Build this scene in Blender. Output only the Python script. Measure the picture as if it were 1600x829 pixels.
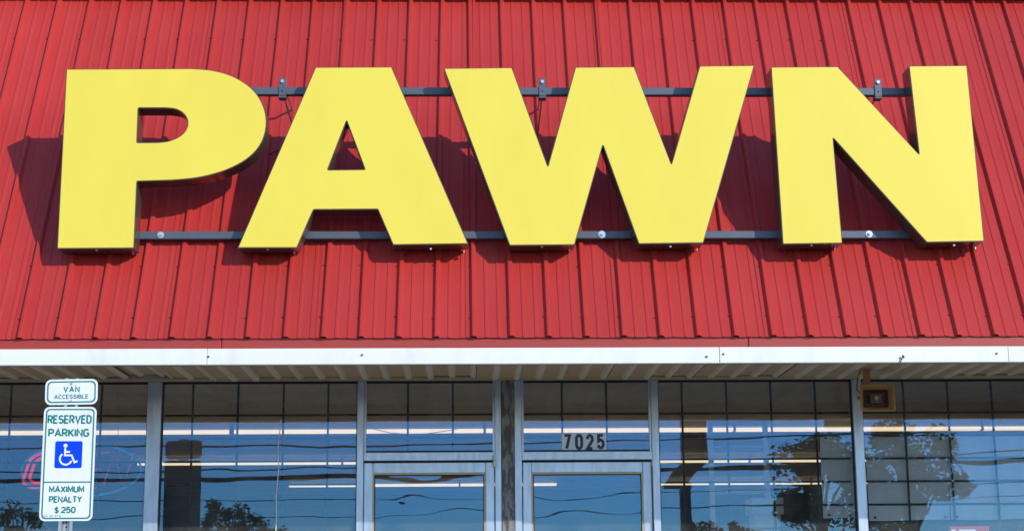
import bpy, math, random
from mathutils import Vector, Matrix
from mathutils.geometry import tessellate_polygon
random.seed(7)
for o in list(bpy.data.objects): bpy.data.objects.remove(o, do_unlink=True)
S = bpy.context.scene
COL = S.collection
R = math.radians
PI = math.pi

# ---------------------------------------------------------------- camera
cam_d = bpy.data.cameras.new('camera')
cam = bpy.data.objects.new('camera', cam_d); COL.objects.link(cam)
cam_d.sensor_fit = 'HORIZONTAL'; cam_d.sensor_width = 36.0
cam_d.lens = 2533.03 / 1600 * 36.0
cam_d.clip_start = 0.05; cam_d.clip_end = 2000
ax, ay, az_ = Vector((.99961, -.02693, -.0073)), Vector((.00178, -.19947, .9799)), -Vector((.02784, .97953, .19935))
cam.matrix_world = Matrix(((ax.x, ay.x, az_.x, 0), (ax.y, ay.y, az_.y, 0), (ax.z, ay.z, az_.z, 1.25), (0, 0, 0, 1)))
S.camera = cam

# ---------------------------------------------------------------- sky, sun, exposure
SUN_AZ, SUN_EL = R(40.6), R(22.4)
w = bpy.data.worlds.new('World'); S.world = w; w.use_nodes = True
nt = w.node_tree
sky = nt.nodes.new('ShaderNodeTexSky'); sky.sky_type = 'NISHITA'; sky.sun_disc = False
sky.sun_elevation = SUN_EL; sky.sun_rotation = PI - SUN_AZ
sky.altitude = 100; sky.air_density = 1.0; sky.dust_density = 0.0; sky.ozone_density = 4.0
bg = nt.nodes['Background']; bg.inputs[1].default_value = 0.15
nt.links.new(sky.outputs[0], bg.inputs[0])
sun_d = bpy.data.lights.new('sun', 'SUN'); sun_d.energy = 2.05; sun_d.angle = R(.5); sun_d.color = (1, .93, .82)
sun = bpy.data.objects.new('sun', sun_d); COL.objects.link(sun); sun.location = (20, -20, 20)
Ldir = Vector((-math.sin(SUN_AZ) * math.cos(SUN_EL), math.cos(SUN_AZ) * math.cos(SUN_EL), -math.sin(SUN_EL)))
sun.rotation_euler = Ldir.to_track_quat('-Z', 'Y').to_euler()
S.view_settings.view_transform = 'Standard'; S.view_settings.look = 'None'
S.view_settings.gamma = 1; S.view_settings.exposure = 0.80
S.view_settings.use_curve_mapping = False
S.render.engine = 'CYCLES'
S.cycles.max_bounces = 10; S.cycles.transparent_max_bounces = 16

# ---------------------------------------------------------------- helpers
class MB:
    def __init__(s): s.v = []; s.f = []
    def quad(s, a, b, c, d):
        i = len(s.v); s.v += [tuple(a), tuple(b), tuple(c), tuple(d)]; s.f.append((i, i+1, i+2, i+3)); return s
    def box(s, x0, x1, y0, y1, z0, z1):
        i = len(s.v)
        s.v += [(x0,y0,z0),(x1,y0,z0),(x1,y1,z0),(x0,y1,z0),(x0,y0,z1),(x1,y0,z1),(x1,y1,z1),(x0,y1,z1)]
        s.f += [tuple(i+k for k in t) for t in ((0,3,2,1),(4,5,6,7),(0,1,5,4),(1,2,6,5),(2,3,7,6),(3,0,4,7))]
        return s
    def bbox(s, x0, x1, y0, y1, z0, z1, b=.003):
        """box with bevelled edges all round (octagonal section in X-Z, chamfer to front and back)"""
        def ring(y, k): return [(x0+k,y,z0),(x1-k,y,z0),(x1,y,z0+k),(x1,y,z1-k),(x1-k,y,z1),(x0+k,y,z1),(x0,y,z1-k),(x0,y,z0+k)]
        def ring2(y): return [(x0+b+b*.4,y,z0+b),(x1-b-b*.4,y,z0+b),(x1-b,y,z0+b+b*.4),(x1-b,y,z1-b-b*.4),(x1-b-b*.4,y,z1-b),(x0+b+b*.4,y,z1-b),(x0+b,y,z1-b-b*.4),(x0+b,y,z0+b+b*.4)]
        rs = [ring2(y0), ring(y0+b, b*.5), ring(y1-b, b*.5), ring2(y1)]
        i = len(s.v)
        for r in rs: s.v += r
        for k in range(3):
            for j in range(8):
                s.f.append((i+k*8+j, i+k*8+(j+1)%8, i+(k+1)*8+(j+1)%8, i+(k+1)*8+j))
        s.f.append(tuple(i+7-j for j in range(8))); s.f.append(tuple(i+24+j for j in range(8)))
        return s
    def tube(s, pts, r, n=8, cap=True):
        pts = [Vector(p) for p in pts]; i0 = len(s.v); m = len(pts)
        rr = r if isinstance(r, (list, tuple)) else [r]*m
        for k, p in enumerate(pts):
            t = (pts[min(k+1, m-1)] - pts[max(k-1, 0)]).normalized()
            a = Vector((0,0,1)) if abs(t.z) < .9 else Vector((1,0,0))
            u = t.cross(a).normalized(); v = t.cross(u)
            for j in range(n):
                q = 2*PI*j/n; s.v.append(tuple(p + (u*math.cos(q) + v*math.sin(q))*rr[k]))
        for k in range(m-1):
            for j in range(n):
                s.f.append((i0+k*n+j, i0+k*n+(j+1)%n, i0+(k+1)*n+(j+1)%n, i0+(k+1)*n+j))
        if cap:
            s.f.append(tuple(i0+n-1-j for j in range(n))); s.f.append(tuple(i0+(m-1)*n+j for j in range(n)))
        return s
    def prism(s, loops, y0, y1, front=True, back=True, sides=True):
        """loops: [outer, hole...] of (x,z); extruded from y0 (front, towards -Y) to y1"""
        tris = tessellate_polygon([[Vector((p[0], p[1], 0)) for p in l] for l in loops])
        flat = [p for l in loops for p in l]
        i = len(s.v); n = len(flat)
        s.v += [(p[0], y0, p[1]) for p in flat] + [(p[0], y1, p[1]) for p in flat]
        for t in tris:
            a, b, c = (flat[k] for k in t)
            ccw = (b[0]-a[0])*(c[1]-a[1]) - (b[1]-a[1])*(c[0]-a[0]) > 0
            t = t if ccw else (t[0], t[2], t[1])
            if front: s.f.append(tuple(i+k for k in t))
            if back: s.f.append(tuple(i+n+k for k in reversed(t)))
        if sides:
            o = 0
            for li, l in enumerate(loops):
                m = len(l); A = sum(l[k][0]*l[(k+1)%m][1]-l[(k+1)%m][0]*l[k][1] for k in range(m))
                pos = (A > 0) == (li == 0)
                for k in range(m):
                    a, b = i+o+k, i+o+(k+1)%m
                    s.f.append((b, a, a+n, b+n) if pos else (a, b, b+n, a+n))
                o += m
        return s
    def ring(s, pts, rad, y0, y1): return s
    def build(s, name, mat, parent=None, smooth=False, offset=None):
        me = bpy.data.meshes.new(name); me.from_pydata(s.v, [], s.f); me.update()
        if mat: me.materials.append(mat)
        if smooth:
            for p in me.polygons: p.use_smooth = True
        o = bpy.data.objects.new(name, me); COL.objects.link(o)
        if parent: o.parent = parent
        return o

def tag(o, label=None, cat=None, group=None, kind=None):
    if label: o['label'] = label
    if cat: o['category'] = cat
    if group: o['group'] = group
    if kind: o['kind'] = kind
    return o
def empty(name, label=None, cat=None, group=None, loc=(0,0,0)):
    o = bpy.data.objects.new(name, None); COL.objects.link(o); o.location = loc
    o.empty_display_size = .1
    return tag(o, label, cat, group)
def child(name, mesh, parent, loc=(0,0,0), rot=None):
    o = bpy.data.objects.new(name, mesh); COL.objects.link(o); o.parent = parent; o.location = loc
    if rot: o.rotation_euler = rot
    return o

# ---------------------------------------------------------------- materials
def mat(name, col, rough=.5, metal=0, spec=.5, noise=None, bump=None, stretch=(1,1,1), coat=0, streak=None, ramp=(.35,.7)):
    """noise=(scale, amount, second colour); bump=(scale, strength, distance)"""
    m = bpy.data.materials.new(name); m.use_nodes = True
    n = m.node_tree; P = n.nodes['Principled BSDF']
    P.inputs['Base Color'].default_value = (*col, 1); P.inputs['Roughness'].default_value = rough
    P.inputs['Metallic'].default_value = metal; P.inputs['Specular IOR Level'].default_value = spec
    P.inputs['Coat Weight'].default_value = coat; P.inputs['Coat Roughness'].default_value = .15
    tc = n.nodes.new('ShaderNodeTexCoord'); mp = n.nodes.new('ShaderNodeMapping')
    mp.inputs['Scale'].default_value = stretch
    n.links.new(tc.outputs['Object'], mp.inputs[0])
    src = None
    if noise:
        t = n.nodes.new('ShaderNodeTexNoise'); t.inputs['Scale'].default_value = noise[0]; t.inputs['Detail'].default_value = 6
        t.inputs['Roughness'].default_value = .62
        n.links.new(mp.outputs[0], t.inputs['Vector'])
        r = n.nodes.new('ShaderNodeValToRGB'); r.color_ramp.elements[0].position = ramp[0]; r.color_ramp.elements[1].position = ramp[1]
        r.color_ramp.elements[0].color = (0,0,0,1); r.color_ramp.elements[1].color = (noise[1],)*3 + (1,)
        n.links.new(t.outputs['Fac'], r.inputs[0])
        x = n.nodes.new('ShaderNodeMix'); x.data_type = 'RGBA'
        x.inputs[6].default_value = (*col, 1); x.inputs[7].default_value = (*noise[2], 1)
        n.links.new(r.outputs[0], x.inputs[0]); n.links.new(x.outputs[2], P.inputs['Base Color']); src = x.outputs[2]
        mr = n.nodes.new('ShaderNodeMapRange'); mr.inputs[3].default_value = max(.02, rough-.07); mr.inputs[4].default_value = min(1, rough+.1)
        n.links.new(t.outputs['Fac'], mr.inputs[0]); n.links.new(mr.outputs[0], P.inputs['Roughness'])
    if bump:
        b = n.nodes.new('ShaderNodeBump'); b.inputs['Strength'].default_value = bump[1]; b.inputs['Distance'].default_value = bump[2]
        t2 = n.nodes.new('ShaderNodeTexNoise'); t2.inputs['Scale'].default_value = bump[0]; t2.inputs['Detail'].default_value = 4
        n.links.new(mp.outputs[0], t2.inputs['Vector']); n.links.new(t2.outputs['Fac'], b.inputs['Height'])
        n.links.new(b.outputs[0], P.inputs['Normal'])
    return m
M = {}
M['roof'] = mat('red_painted_steel', (.455,.034,.029), .36, 0, .35, noise=(7,.5,(.46,.048,.041)), bump=(9,.13,.004), stretch=(1.6,.25,.25))
def vary(m, amt):
    n = m.node_tree; P = n.nodes['Principled BSDF']; src = P.inputs['Base Color'].links[0].from_socket
    oi = n.nodes.new('ShaderNodeObjectInfo'); mr = n.nodes.new('ShaderNodeMapRange'); mr.inputs[3].default_value = 1-amt; mr.inputs[4].default_value = 1+amt*.6
    nz = n.nodes.new('ShaderNodeTexNoise'); nz.inputs['Scale'].default_value = .8; nz.inputs['Detail'].default_value = 3
    tc = n.nodes.new('ShaderNodeTexCoord'); n.links.new(tc.outputs['Object'], nz.inputs['Vector'])
    m2 = n.nodes.new('ShaderNodeMapRange'); m2.inputs[1].default_value = .3; m2.inputs[2].default_value = .7; m2.inputs[3].default_value = .93; m2.inputs[4].default_value = 1.06
    n.links.new(nz.outputs['Fac'], m2.inputs[0])
    mu = n.nodes.new('ShaderNodeMath'); mu.operation = 'MULTIPLY'; n.links.new(oi.outputs['Random'], mr.inputs[0]); n.links.new(mr.outputs[0], mu.inputs[0]); n.links.new(m2.outputs[0], mu.inputs[1])
    h = n.nodes.new('ShaderNodeHueSaturation'); n.links.new(src, h.inputs['Color']); n.links.new(mu.outputs[0], h.inputs['Value']); n.links.new(h.outputs[0], P.inputs['Base Color'])
vary(M['roof'], .07)
M['cap'] = mat('red_flashing', (.40,.034,.028), .4, noise=(5,.4,(.36,.045,.045)))
M['trim'] = mat('red_drip_trim', (.40,.034,.027), .42, noise=(4,.6,(.33,.05,.042)), stretch=(.6,1,1))
M['white'] = mat('white_fascia_paint', (.80,.80,.79), .45, noise=(5,.6,(.62,.60,.55)), stretch=(1.2,1,.35), bump=(2.2,.35,.006), ramp=(.48,.78))
M['soffit'] = mat('tan_soffit_metal', (.62,.44,.24), .5, noise=(6,.5,(.52,.37,.20)), stretch=(2,.4,1))
M['soffit_rib'] = mat('pale_soffit_strip', (.82,.68,.50), .5, noise=(8,.4,(.72,.58,.42)), stretch=(2,.4,1))
M['soffit_dark'] = mat('soffit_backing', (.10,.08,.06), .8)
M['alu'] = mat('anodised_aluminium', (.56,.64,.79), .36, .6, .5, noise=(9,.8,(.40,.45,.53)), stretch=(3,3,.5), ramp=(.4,.8))
M['gasket'] = mat('black_gasket', (.012,.012,.013), .6)
M['bar'] = mat('black_grille_steel', (.010,.010,.012), .6, 0, .15)
M['rust'] = mat('rusty_painted_steel', (.25,.255,.27), .6, .1, noise=(16,.9,(.09,.06,.05)), stretch=(2.2,2.2,.55), bump=(20,.5,.004), ramp=(.44,.56))
M['yellow'] = mat('yellow_acrylic', (.85,.69,.078), .38, 0, .45, noise=(1.5,.7,(.80,.635,.07)), bump=(1.2,.10,.01), stretch=(2.5,1,.8))
M['return'] = mat('dark_bronze_letter_return', (.12,.095,.08), .22, .3, .5, noise=(9,.5,(.10,.075,.06)))
M['letter_back'] = mat('white_letter_back', (.72,.72,.71), .4)
M['rail'] = mat('grey_painted_rail', (.10,.118,.155), .42, .2, .5, noise=(8,.6,(.075,.09,.12)), stretch=(1,2,2))
M['zinc'] = mat('zinc_hardware', (.62,.63,.64), .32, .85, noise=(40,.5,(.45,.45,.45)))
M['screw'] = mat('dark_screw_head', (.05,.03,.03), .5, .3)
M['roof_screw'] = mat('red_screw_head', (.17,.025,.022), .5)
M['signwhite'] = mat('reflective_white_sheeting', (.76,.78,.81), .4, noise=(9,.6,(.64,.67,.70)), stretch=(1.5,1,.6), ramp=(.45,.8))
M['teal'] = mat('green_sign_ink', (.0,.185,.178), .5, 0, .2)
M['blue'] = mat('blue_sign_ink', (.0,.055,.70), .5, 0, .15)
M['galv'] = mat('galvanised_steel', (.50,.52,.54), .4, .75, noise=(30,.6,(.36,.38,.40)))
M['alu_back'] = mat('sign_back_aluminium', (.42,.42,.42), .5, .5)
M['navy'] = mat('navy_ink', (.028,.042,.10), .45)
M['paper'] = mat('white_number_card', (.80,.86,.97), .5)
M['horn'] = mat('tan_horn_plastic', (.54,.31,.12), .42, noise=(18,.6,(.46,.25,.10)))
M['hornin'] = mat('horn_throat', (.12,.085,.075), .45)
M['brass'] = mat('brass_cap', (.42,.33,.12), .4, .3)
M['board'] = mat('white_corrugated_plastic', (.84,.86,.88), .5, noise=(3,.5,(.72,.75,.79)))
def translucent(m, f, col):
    n = m.node_tree; P = n.nodes['Principled BSDF']; tr = n.nodes.new('ShaderNodeBsdfTranslucent'); tr.inputs['Color'].default_value = (*col, 1)
    mx = n.nodes.new('ShaderNodeMixShader'); mx.inputs[0].default_value = f
    n.links.new(P.outputs[0], mx.inputs[1]); n.links.new(tr.outputs[0], mx.inputs[2]); n.links.new(mx.outputs[0], n.nodes['Material Output'].inputs[0])
translucent(M['board'], .25, (.8,.85,.9))
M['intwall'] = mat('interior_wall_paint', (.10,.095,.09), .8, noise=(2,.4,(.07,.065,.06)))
M['tile'] = mat('ceiling_tile', (.80,.72,.60), .85, noise=(1.6,.8,(.52,.46,.38)))
M['carpet'] = mat('shop_floor', (.60,.53,.42), .7, noise=(4,.4,(.50,.44,.35)))
M['rack'] = mat('white_powder_coat', (.72,.74,.76), .4)
M['cord'] = mat('white_cord', (.85,.85,.84), .6)
M['redprint'] = mat('red_print', (.50,.02,.02), .4)
M['asphalt'] = mat('asphalt', (.055,.055,.057), .85, noise=(3,.6,(.075,.073,.07)), bump=(60,.4,.01))
M['concrete'] = mat('concrete', (.40,.38,.34), .8, noise=(2.5,.6,(.31,.29,.26)), bump=(30,.2,.005))
M['grass'] = mat('grass', (.06,.085,.025), .9, noise=(1.5,.7,(.09,.09,.035)), bump=(40,.5,.03))
M['paint'] = mat('road_paint', (.75,.74,.70), .6, noise=(9,.5,(.5,.5,.48)))
M['brick'] = mat('brick', (.27,.12,.085), .8, noise=(6,.6,(.20,.085,.06)))
M['mortar'] = mat('mortar', (.36,.34,.31), .9)
M['bark'] = mat('bark', (.085,.06,.045), .9, noise=(9,.6,(.05,.037,.03)), stretch=(2,2,.4), bump=(12,.6,.02))
M['pole'] = mat('weathered_pole_wood', (.12,.085,.06), .85, noise=(9,.6,(.08,.06,.045)), stretch=(3,3,.3))
M['wire'] = mat('black_cable', (.012,.012,.013), .6)
M['cabinet'] = mat('dark_sign_cabinet', (.035,.03,.028), .5)
def leafmat(name, c1, c2):
    m = mat(name, c1, .55, noise=(1.3,1,c2)); P = m.node_tree.nodes['Principled BSDF']
    n = m.node_tree; tr = n.nodes.new('ShaderNodeBsdfTranslucent'); tr.inputs['Color'].default_value = (min(c1[0]*4.5,.5), c1[1]*3.6, c1[2]*2, 1)
    mx = n.nodes.new('ShaderNodeMixShader'); mx.inputs[0].default_value = .6
    n.links.new(P.outputs[0], mx.inputs[1]); n.links.new(tr.outputs[0], mx.inputs[2]); n.links.new(mx.outputs[0], n.nodes['Material Output'].inputs[0])
    return m
M['leaf1'] = leafmat('leaf_green', (.045,.075,.02), (.085,.10,.03))
M['leaf2'] = leafmat('leaf_autumn', (.12,.07,.022), (.055,.07,.02))
M['leaf3'] = leafmat('leaf_dark', (.04,.05,.02), (.07,.05,.025))
def emis(name, col, st):
    m = bpy.data.materials.new(name); m.use_nodes = True; n = m.node_tree
    P = n.nodes['Principled BSDF']; P.inputs['Base Color'].default_value = (*col, 1)
    P.inputs['Emission Color'].default_value = (*col, 1); P.inputs['Emission Strength'].default_value = st
    return m
M['neon_red'] = emis('neon_red', (.85,.03,.045), .42)
M['neon_dim'] = emis('neon_red_unlit', (.40,.02,.05), .2)
M['neon_blue'] = emis('neon_blue', (.03,.22,.55), .15)
M['tube'] = emis('fluorescent_diffuser', (1, .78, .50), .72)
def glassmat(name, refl, tint, trans, wob):
    """coated shop glass: a blue tinted mirror film over a dark tinted pane, slightly wavy"""
    m = bpy.data.materials.new(name); m.use_nodes = True; n = m.node_tree
    n.nodes.remove(n.nodes['Principled BSDF']); out = n.nodes['Material Output']
    g = n.nodes.new('ShaderNodeBsdfGlossy'); g.inputs['Color'].default_value = (*tint, 1); g.inputs['Roughness'].default_value = .0
    t = n.nodes.new('ShaderNodeBsdfTransparent'); t.inputs['Color'].default_value = (*trans, 1)
    mx = n.nodes.new('ShaderNodeMixShader'); mx.inputs[0].default_value = refl
    tc = n.nodes.new('ShaderNodeTexCoord'); mp = n.nodes.new('ShaderNodeMapping'); mp.inputs['Scale'].default_value = (.55,1,1.3)
    nz = n.nodes.new('ShaderNodeTexNoise'); nz.inputs['Scale'].default_value = 2.4; nz.inputs['Detail'].default_value = 1.5
    b = n.nodes.new('ShaderNodeBump'); b.inputs['Strength'].default_value = 1.0; b.inputs['Distance'].default_value = wob
    n.links.new(tc.outputs['Object'], mp.inputs[0]); n.links.new(mp.outputs[0], nz.inputs['Vector'])
    n.links.new(nz.outputs['Fac'], b.inputs['Height']); n.links.new(b.outputs[0], g.inputs['Normal'])
    n.links.new(t.outputs[0], mx.inputs[1]); n.links.new(g.outputs[0], mx.inputs[2]); d = n.nodes.new('ShaderNodeBsdfDiffuse'); d.inputs['Color'].default_value = (.62,.62,.60,1)
    n2 = n.nodes.new('ShaderNodeTexNoise'); n2.inputs['Scale'].default_value = 3.5; n2.inputs['Detail'].default_value = 7; n2.inputs['Roughness'].default_value = .65
    mp2 = n.nodes.new('ShaderNodeMapping'); mp2.inputs['Scale'].default_value = (1.3,1,.6); n.links.new(tc.outputs['Object'], mp2.inputs[0]); n.links.new(mp2.outputs[0], n2.inputs['Vector'])
    mr = n.nodes.new('ShaderNodeMapRange'); mr.inputs[1].default_value = .35; mr.inputs[2].default_value = .75; mr.inputs[3].default_value = .012; mr.inputs[4].default_value = .075
    n.links.new(n2.outputs['Fac'], mr.inputs[0])
    m3 = n.nodes.new('ShaderNodeMixShader'); n.links.new(mr.outputs[0], m3.inputs[0]); n.links.new(mx.outputs[0], m3.inputs[1]); n.links.new(d.outputs[0], m3.inputs[2])
    n.links.new(m3.outputs[0], out.inputs[0])
    return m
M['glass'] = glassmat('coated_window_glass', .14, (.13,.33,.66), (.97,.98,.98), .0004)
M['glass_door'] = glassmat('coated_door_glass', .16, (.11,.31,.64), (.97,.98,.98), .0013)

# ---------------------------------------------------------------- key dimensions (metres; camera stands at x=0, y=0)
YE, ZE = 9.7587, 2.7866          # lower edge of the roof panels
YT, ZT = 11.1462, 5.4613         # a point up the roof slope
YW = 11.363                      # front of the shop front frames
X0, RIB = -2.7003, .2286
BX0, BX1 = X0 - 6*.9144, X0 + 12*.9144
SL = Vector((0, YT-YE, ZT-ZE)).normalized()          # up the slope
NR = Vector((0, -SL.z, SL.y))                        # outward normal
YL, LT = 9.869, .164                                 # letter front and depth
SOFZ = 2.758

# ---------------------------------------------------------------- ground
tag(MB().box(-400, 400, -400, 400, -1.2, -.165).build('ground', M['grass']), kind='structure')
tag(MB().box(-60, 60, -16, 8.86, -.5, -.15).build('parking_lot', M['asphalt']), kind='structure')
tag(MB().box(-300, 300, -27, -18, -.5, -.155).build('road', M['asphalt']), kind='structure')
tag(MB().box(-60, 60, 9.0, YW+.02, -.5, 0).build('sidewalk', M['concrete']), kind='structure')
tag(MB().bbox(-60, 60, 8.86, 8.998, -.5, .004, .02).build('kerb', M['concrete']), kind='structure')
lines = MB()
for k in range(-6, 7): lines.box(k*2.75-3.7, k*2.75-3.6, 3.6, 8.6, -.2, -.146)
tag(lines.build('parking_markings', M['paint']), kind='structure')
tag(MB().box(-300, 300, -22.6, -22.48, -.2, -.151).build('road_marking', M['paint']), kind='structure')

# ---------------------------------------------------------------- the shop building
B = empty('shop_building', 'single storey shop with red ribbed metal mansard roof, white fascia and glass front', 'building')

# roof: deck with separate ribbed steel panels
def rp(x, s_, n): p = Vector((x, YE, ZE)) + SL*s_ + NR*n; return (p.x, p.y, p.z)
SLEN = (Vector((0, YT-YE, ZT-ZE))).length
TOP = SLEN + .16
roof = MB()
pts = [rp(BX0, -.0, -.03), rp(BX1, -.0, -.03), rp(BX1, TOP, -.03), rp(BX0, TOP, -.03)]
pb = [rp(BX0, .05, -.12), rp(BX1, .05, -.12), rp(BX1, TOP, -.12), rp(BX0, TOP, -.12)]
roof.v = pts + pb; roof.f = [(0,1,2,3),(7,6,5,4),(0,4,5,1),(1,5,6,2),(2,6,7,3),(3,7,4,0)]
ROOF = roof.build('roof', M['soffit_dark'], B)
prof = []
H, BH, TH = .0245, .0235, .0090
def ribprof(c, h=H, bh=BH, th=TH): return [(c-bh, 0), (c-th-.002, h*.93), (c-th+.001, h), (c+th-.001, h), (c+th+.002, h*.93), (c+bh, 0)]
def minor(c): return ribprof(c, .0035, .012, .006)
prof += [(-.050, .0), (-.046, .0008)]
for k in range(4):
    c = k*RIB
    prof += ribprof(c) + minor(c+RIB/3) + minor(c+2*RIB/3)
prof += ribprof(4*RIB)[:4] + [(4*RIB+.0105, .021)]
shear = {2: .012, 3: -.018, 5: .004, 8: -.006}
for j in range(-6, 12):
    xb = X0 + j*.9144; m = MB(); NS = 7; n = len(prof)
    ph = random.random()*6
    for i in range(NS):
        s_ = TOP*i/(NS-1)
        sh = shear.get(j, random.uniform(-.003,.003))*s_/SLEN
        for (px, h) in prof:
            lift = .0035*(1-(px+.05)/1.0) + .0009*math.sin(px*9+ph+s_*2.3)
            if i == 0: s2 = s_ + .0015*math.sin(px*40+ph) - (.0035 if h > .01 else 0)
            else: s2 = s_
            m.v.append(rp(xb+px+sh, s2, h+lift))
    for i in range(NS-1):
        for k in range(n-1): m.f.append((i*n+k, i*n+k+1, (i+1)*n+k+1, (i+1)*n+k))
    m.build('metal_panel', M['roof'], ROOF)
# screws beside each rib, too small to pick apart
sc = MB()
for s_ in (.155, .56, 2.62):
    for k in range(-24, 48):
        x = X0 + k*RIB - .027 + random.uniform(-.003,.003); q = s_ + random.uniform(-.008,.008)
        a = [rp(x+.0045*math.cos(t*PI/3), q+.0045*math.sin(t*PI/3), .009) for t in range(6)]
        b = [rp(x+.006*math.cos(t*PI/3), q+.006*math.sin(t*PI/3), .001) for t in range(6)]
        i = len(sc.v); sc.v += a + b; sc.f.append(tuple(range(i, i+6)))
        for t in range(6): sc.f.append((i+t, i+6+t, i+6+(t+1)%6, i+(t+1)%6))
tag(sc.build('roof_screws', M['roof_screw'], ROOF), kind='stuff')
# ridge cap overhanging the top of the panels
capm = MB()
for x0, x1, d in ((BX0-.02, 1.21, 0), (1.18, BX1+.02, .004)):
    sec = [rp(0, SLEN+.002+d, .085+d), rp(0, SLEN+.17, .085+d), rp(0, SLEN+.23, .0+d), rp(0, SLEN+.23, -.35), rp(0, SLEN+.21, -.35), rp(0, SLEN+.155, .050), rp(0, SLEN+.002+d, .080+d)]
    i = len(capm.v); n = len(sec)
    capm.v += [(x0, p[1], p[2]) for p in sec] + [(x1, p[1], p[2]) for p in sec]
    for k in range(n): capm.f.append((i+k, i+(k+1)%n, i+n+(k+1)%n, i+n+k))
    capm.f += [tuple(i+n-1-k for k in range(n)), tuple(i+n+k for k in range(n))]
capm.build('ridge_cap', M['cap'], ROOF)
# parapet and flat roof behind, side walls and back of the shop
par = MB(); par.box(BX0+.05, BX1-.05, YT+.55, 27, 5.3, 5.5); par.box(BX0+.05, BX1-.05, YT+.45, YT+.6, 3.4, 5.75); par.build('flat_roof', M['intwall'], B)
# mansard side cheeks
for x in (BX0, BX1-.06):
    m = MB(); y2 = YT+.6
    P1 = [(YE+.03, ZE-.03), (y2, ZE-.03), (y2, 5.6), (YT+.1, 5.6)]
    m.v = [(x, a, b) for a, b in P1] + [(x+.06, a, b) for a, b in P1]
    m.f = [(0,1,2,3),(7,6,5,4),(0,4,5,1),(1,5,6,2),(2,6,7,3),(3,7,4,0)]; m.build('gable_cheek', M['cap'], B)

# red drip trim and white fascia boards
tr = [(BX0, -1.49), (-1.487, 1.72), (1.723, BX1)]
for i, (a, b) in enumerate(tr):
    m = MB(); m.bbox(a, b, YE+.012+.001*(i % 2), YE+.05, 2.728, ZE+.02, .004); m.build('drip_trim', M['trim'], B)
fb = [(BX0, -1.5735), (-1.5715, 1.537), (1.539, 3.314), (3.316, BX1)]
for i, (a, b) in enumerate(fb):
    y = YE - .004 + (.0, .003, .001, .004)[i]
    o = MB(); o.bbox(a, b, y, y+.03, 2.627, 2.7265, .004)
    o.build('fascia_board', M['white'], B)
MB().box(BX0, BX1, YE+.034, YE+.075, 2.632, 2.80).build('fascia_backing', M['soffit_dark'], B)
for (x, z) in ((-1.562, 2.677), (-.635, 2.685), (1.46, 2.667), (1.562, 2.682), (3.243, 2.68), (-3.0, 2.68)):
    MB().tube([(x, YE-.009, z), (x, YE+.01, z)], .006, 8).build('fascia_nail', M['screw'], B)
MB().tube([(2.645, YE-.006, 2.628), (2.652, YE-.016, 2.645), (2.662, YE-.02, 2.664)], .003, 6).tube([(2.657, YE-.022, 2.668), (2.667, YE-.016, 2.655)], .006, 6).build('wire_tail', M['screw'], B)

# soffit: ridged panels
SOF = MB().box(BX0, BX1, YE+.08, YW-.005, SOFZ+.03, SOFZ+.05).build('soffit', M['soffit_dark'], B)
pm = MB(); sp = .1524
sprof = [(-.004, .012), (0, 0), (.012, -.0005), (.088, -.0005), (.100, 0), (.113, .0145), (.139, .0145), (.1524, .001)]
def soffit_mesh():
    m = MB(); n = 8
    ys = [YE+.078, YE+.6, YE+1.1, YW-.008]
    for y in ys:
        for k in range(2):
            for (x, h) in sprof[1:] if k else sprof: m.v.append((x + k*sp, y, -h))
    n = len(sprof)*2 - 1
    for i in range(len(ys)-1):
        for k in range(n-1): m.f.append((i*n+k, i*n+k+1, (i+1)*n+k+1, (i+1)*n+k))
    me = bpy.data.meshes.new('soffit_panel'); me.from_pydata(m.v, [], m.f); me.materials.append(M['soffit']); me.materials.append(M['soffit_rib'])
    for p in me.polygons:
        if (p.center.x % sp) > .101: p.material_index = 1  # ridge strips of the same panel take a paler tan
    return me
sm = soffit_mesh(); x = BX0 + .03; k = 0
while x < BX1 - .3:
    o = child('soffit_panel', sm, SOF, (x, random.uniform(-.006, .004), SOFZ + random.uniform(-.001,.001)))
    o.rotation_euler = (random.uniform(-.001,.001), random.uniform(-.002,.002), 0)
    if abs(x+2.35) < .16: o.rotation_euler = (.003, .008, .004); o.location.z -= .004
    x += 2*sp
MB().box(BX0, BX1, YW-.022, YW-.004, SOFZ-.020, SOFZ-.001).build('soffit_channel', M['soffit'], B)

# ---- shop front
FD = .10                                  # frame depth
GY = YW + .045                            # glass plane
ZTOP, ZSILL = 2.737, .55
MULL = [(-5.07, -4.97), (-3.66, -3.565), (-2.235, -2.1365), (-.770, -.7225), (1.297, 1.3475), (2.727, 2.795), (4.16, 4.23), (5.60, 5.68)]
for a, b in MULL:
    MB().bbox(a, b, YW, YW+FD, .0, ZTOP, .003).build('mullion', M['alu'], B)
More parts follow.
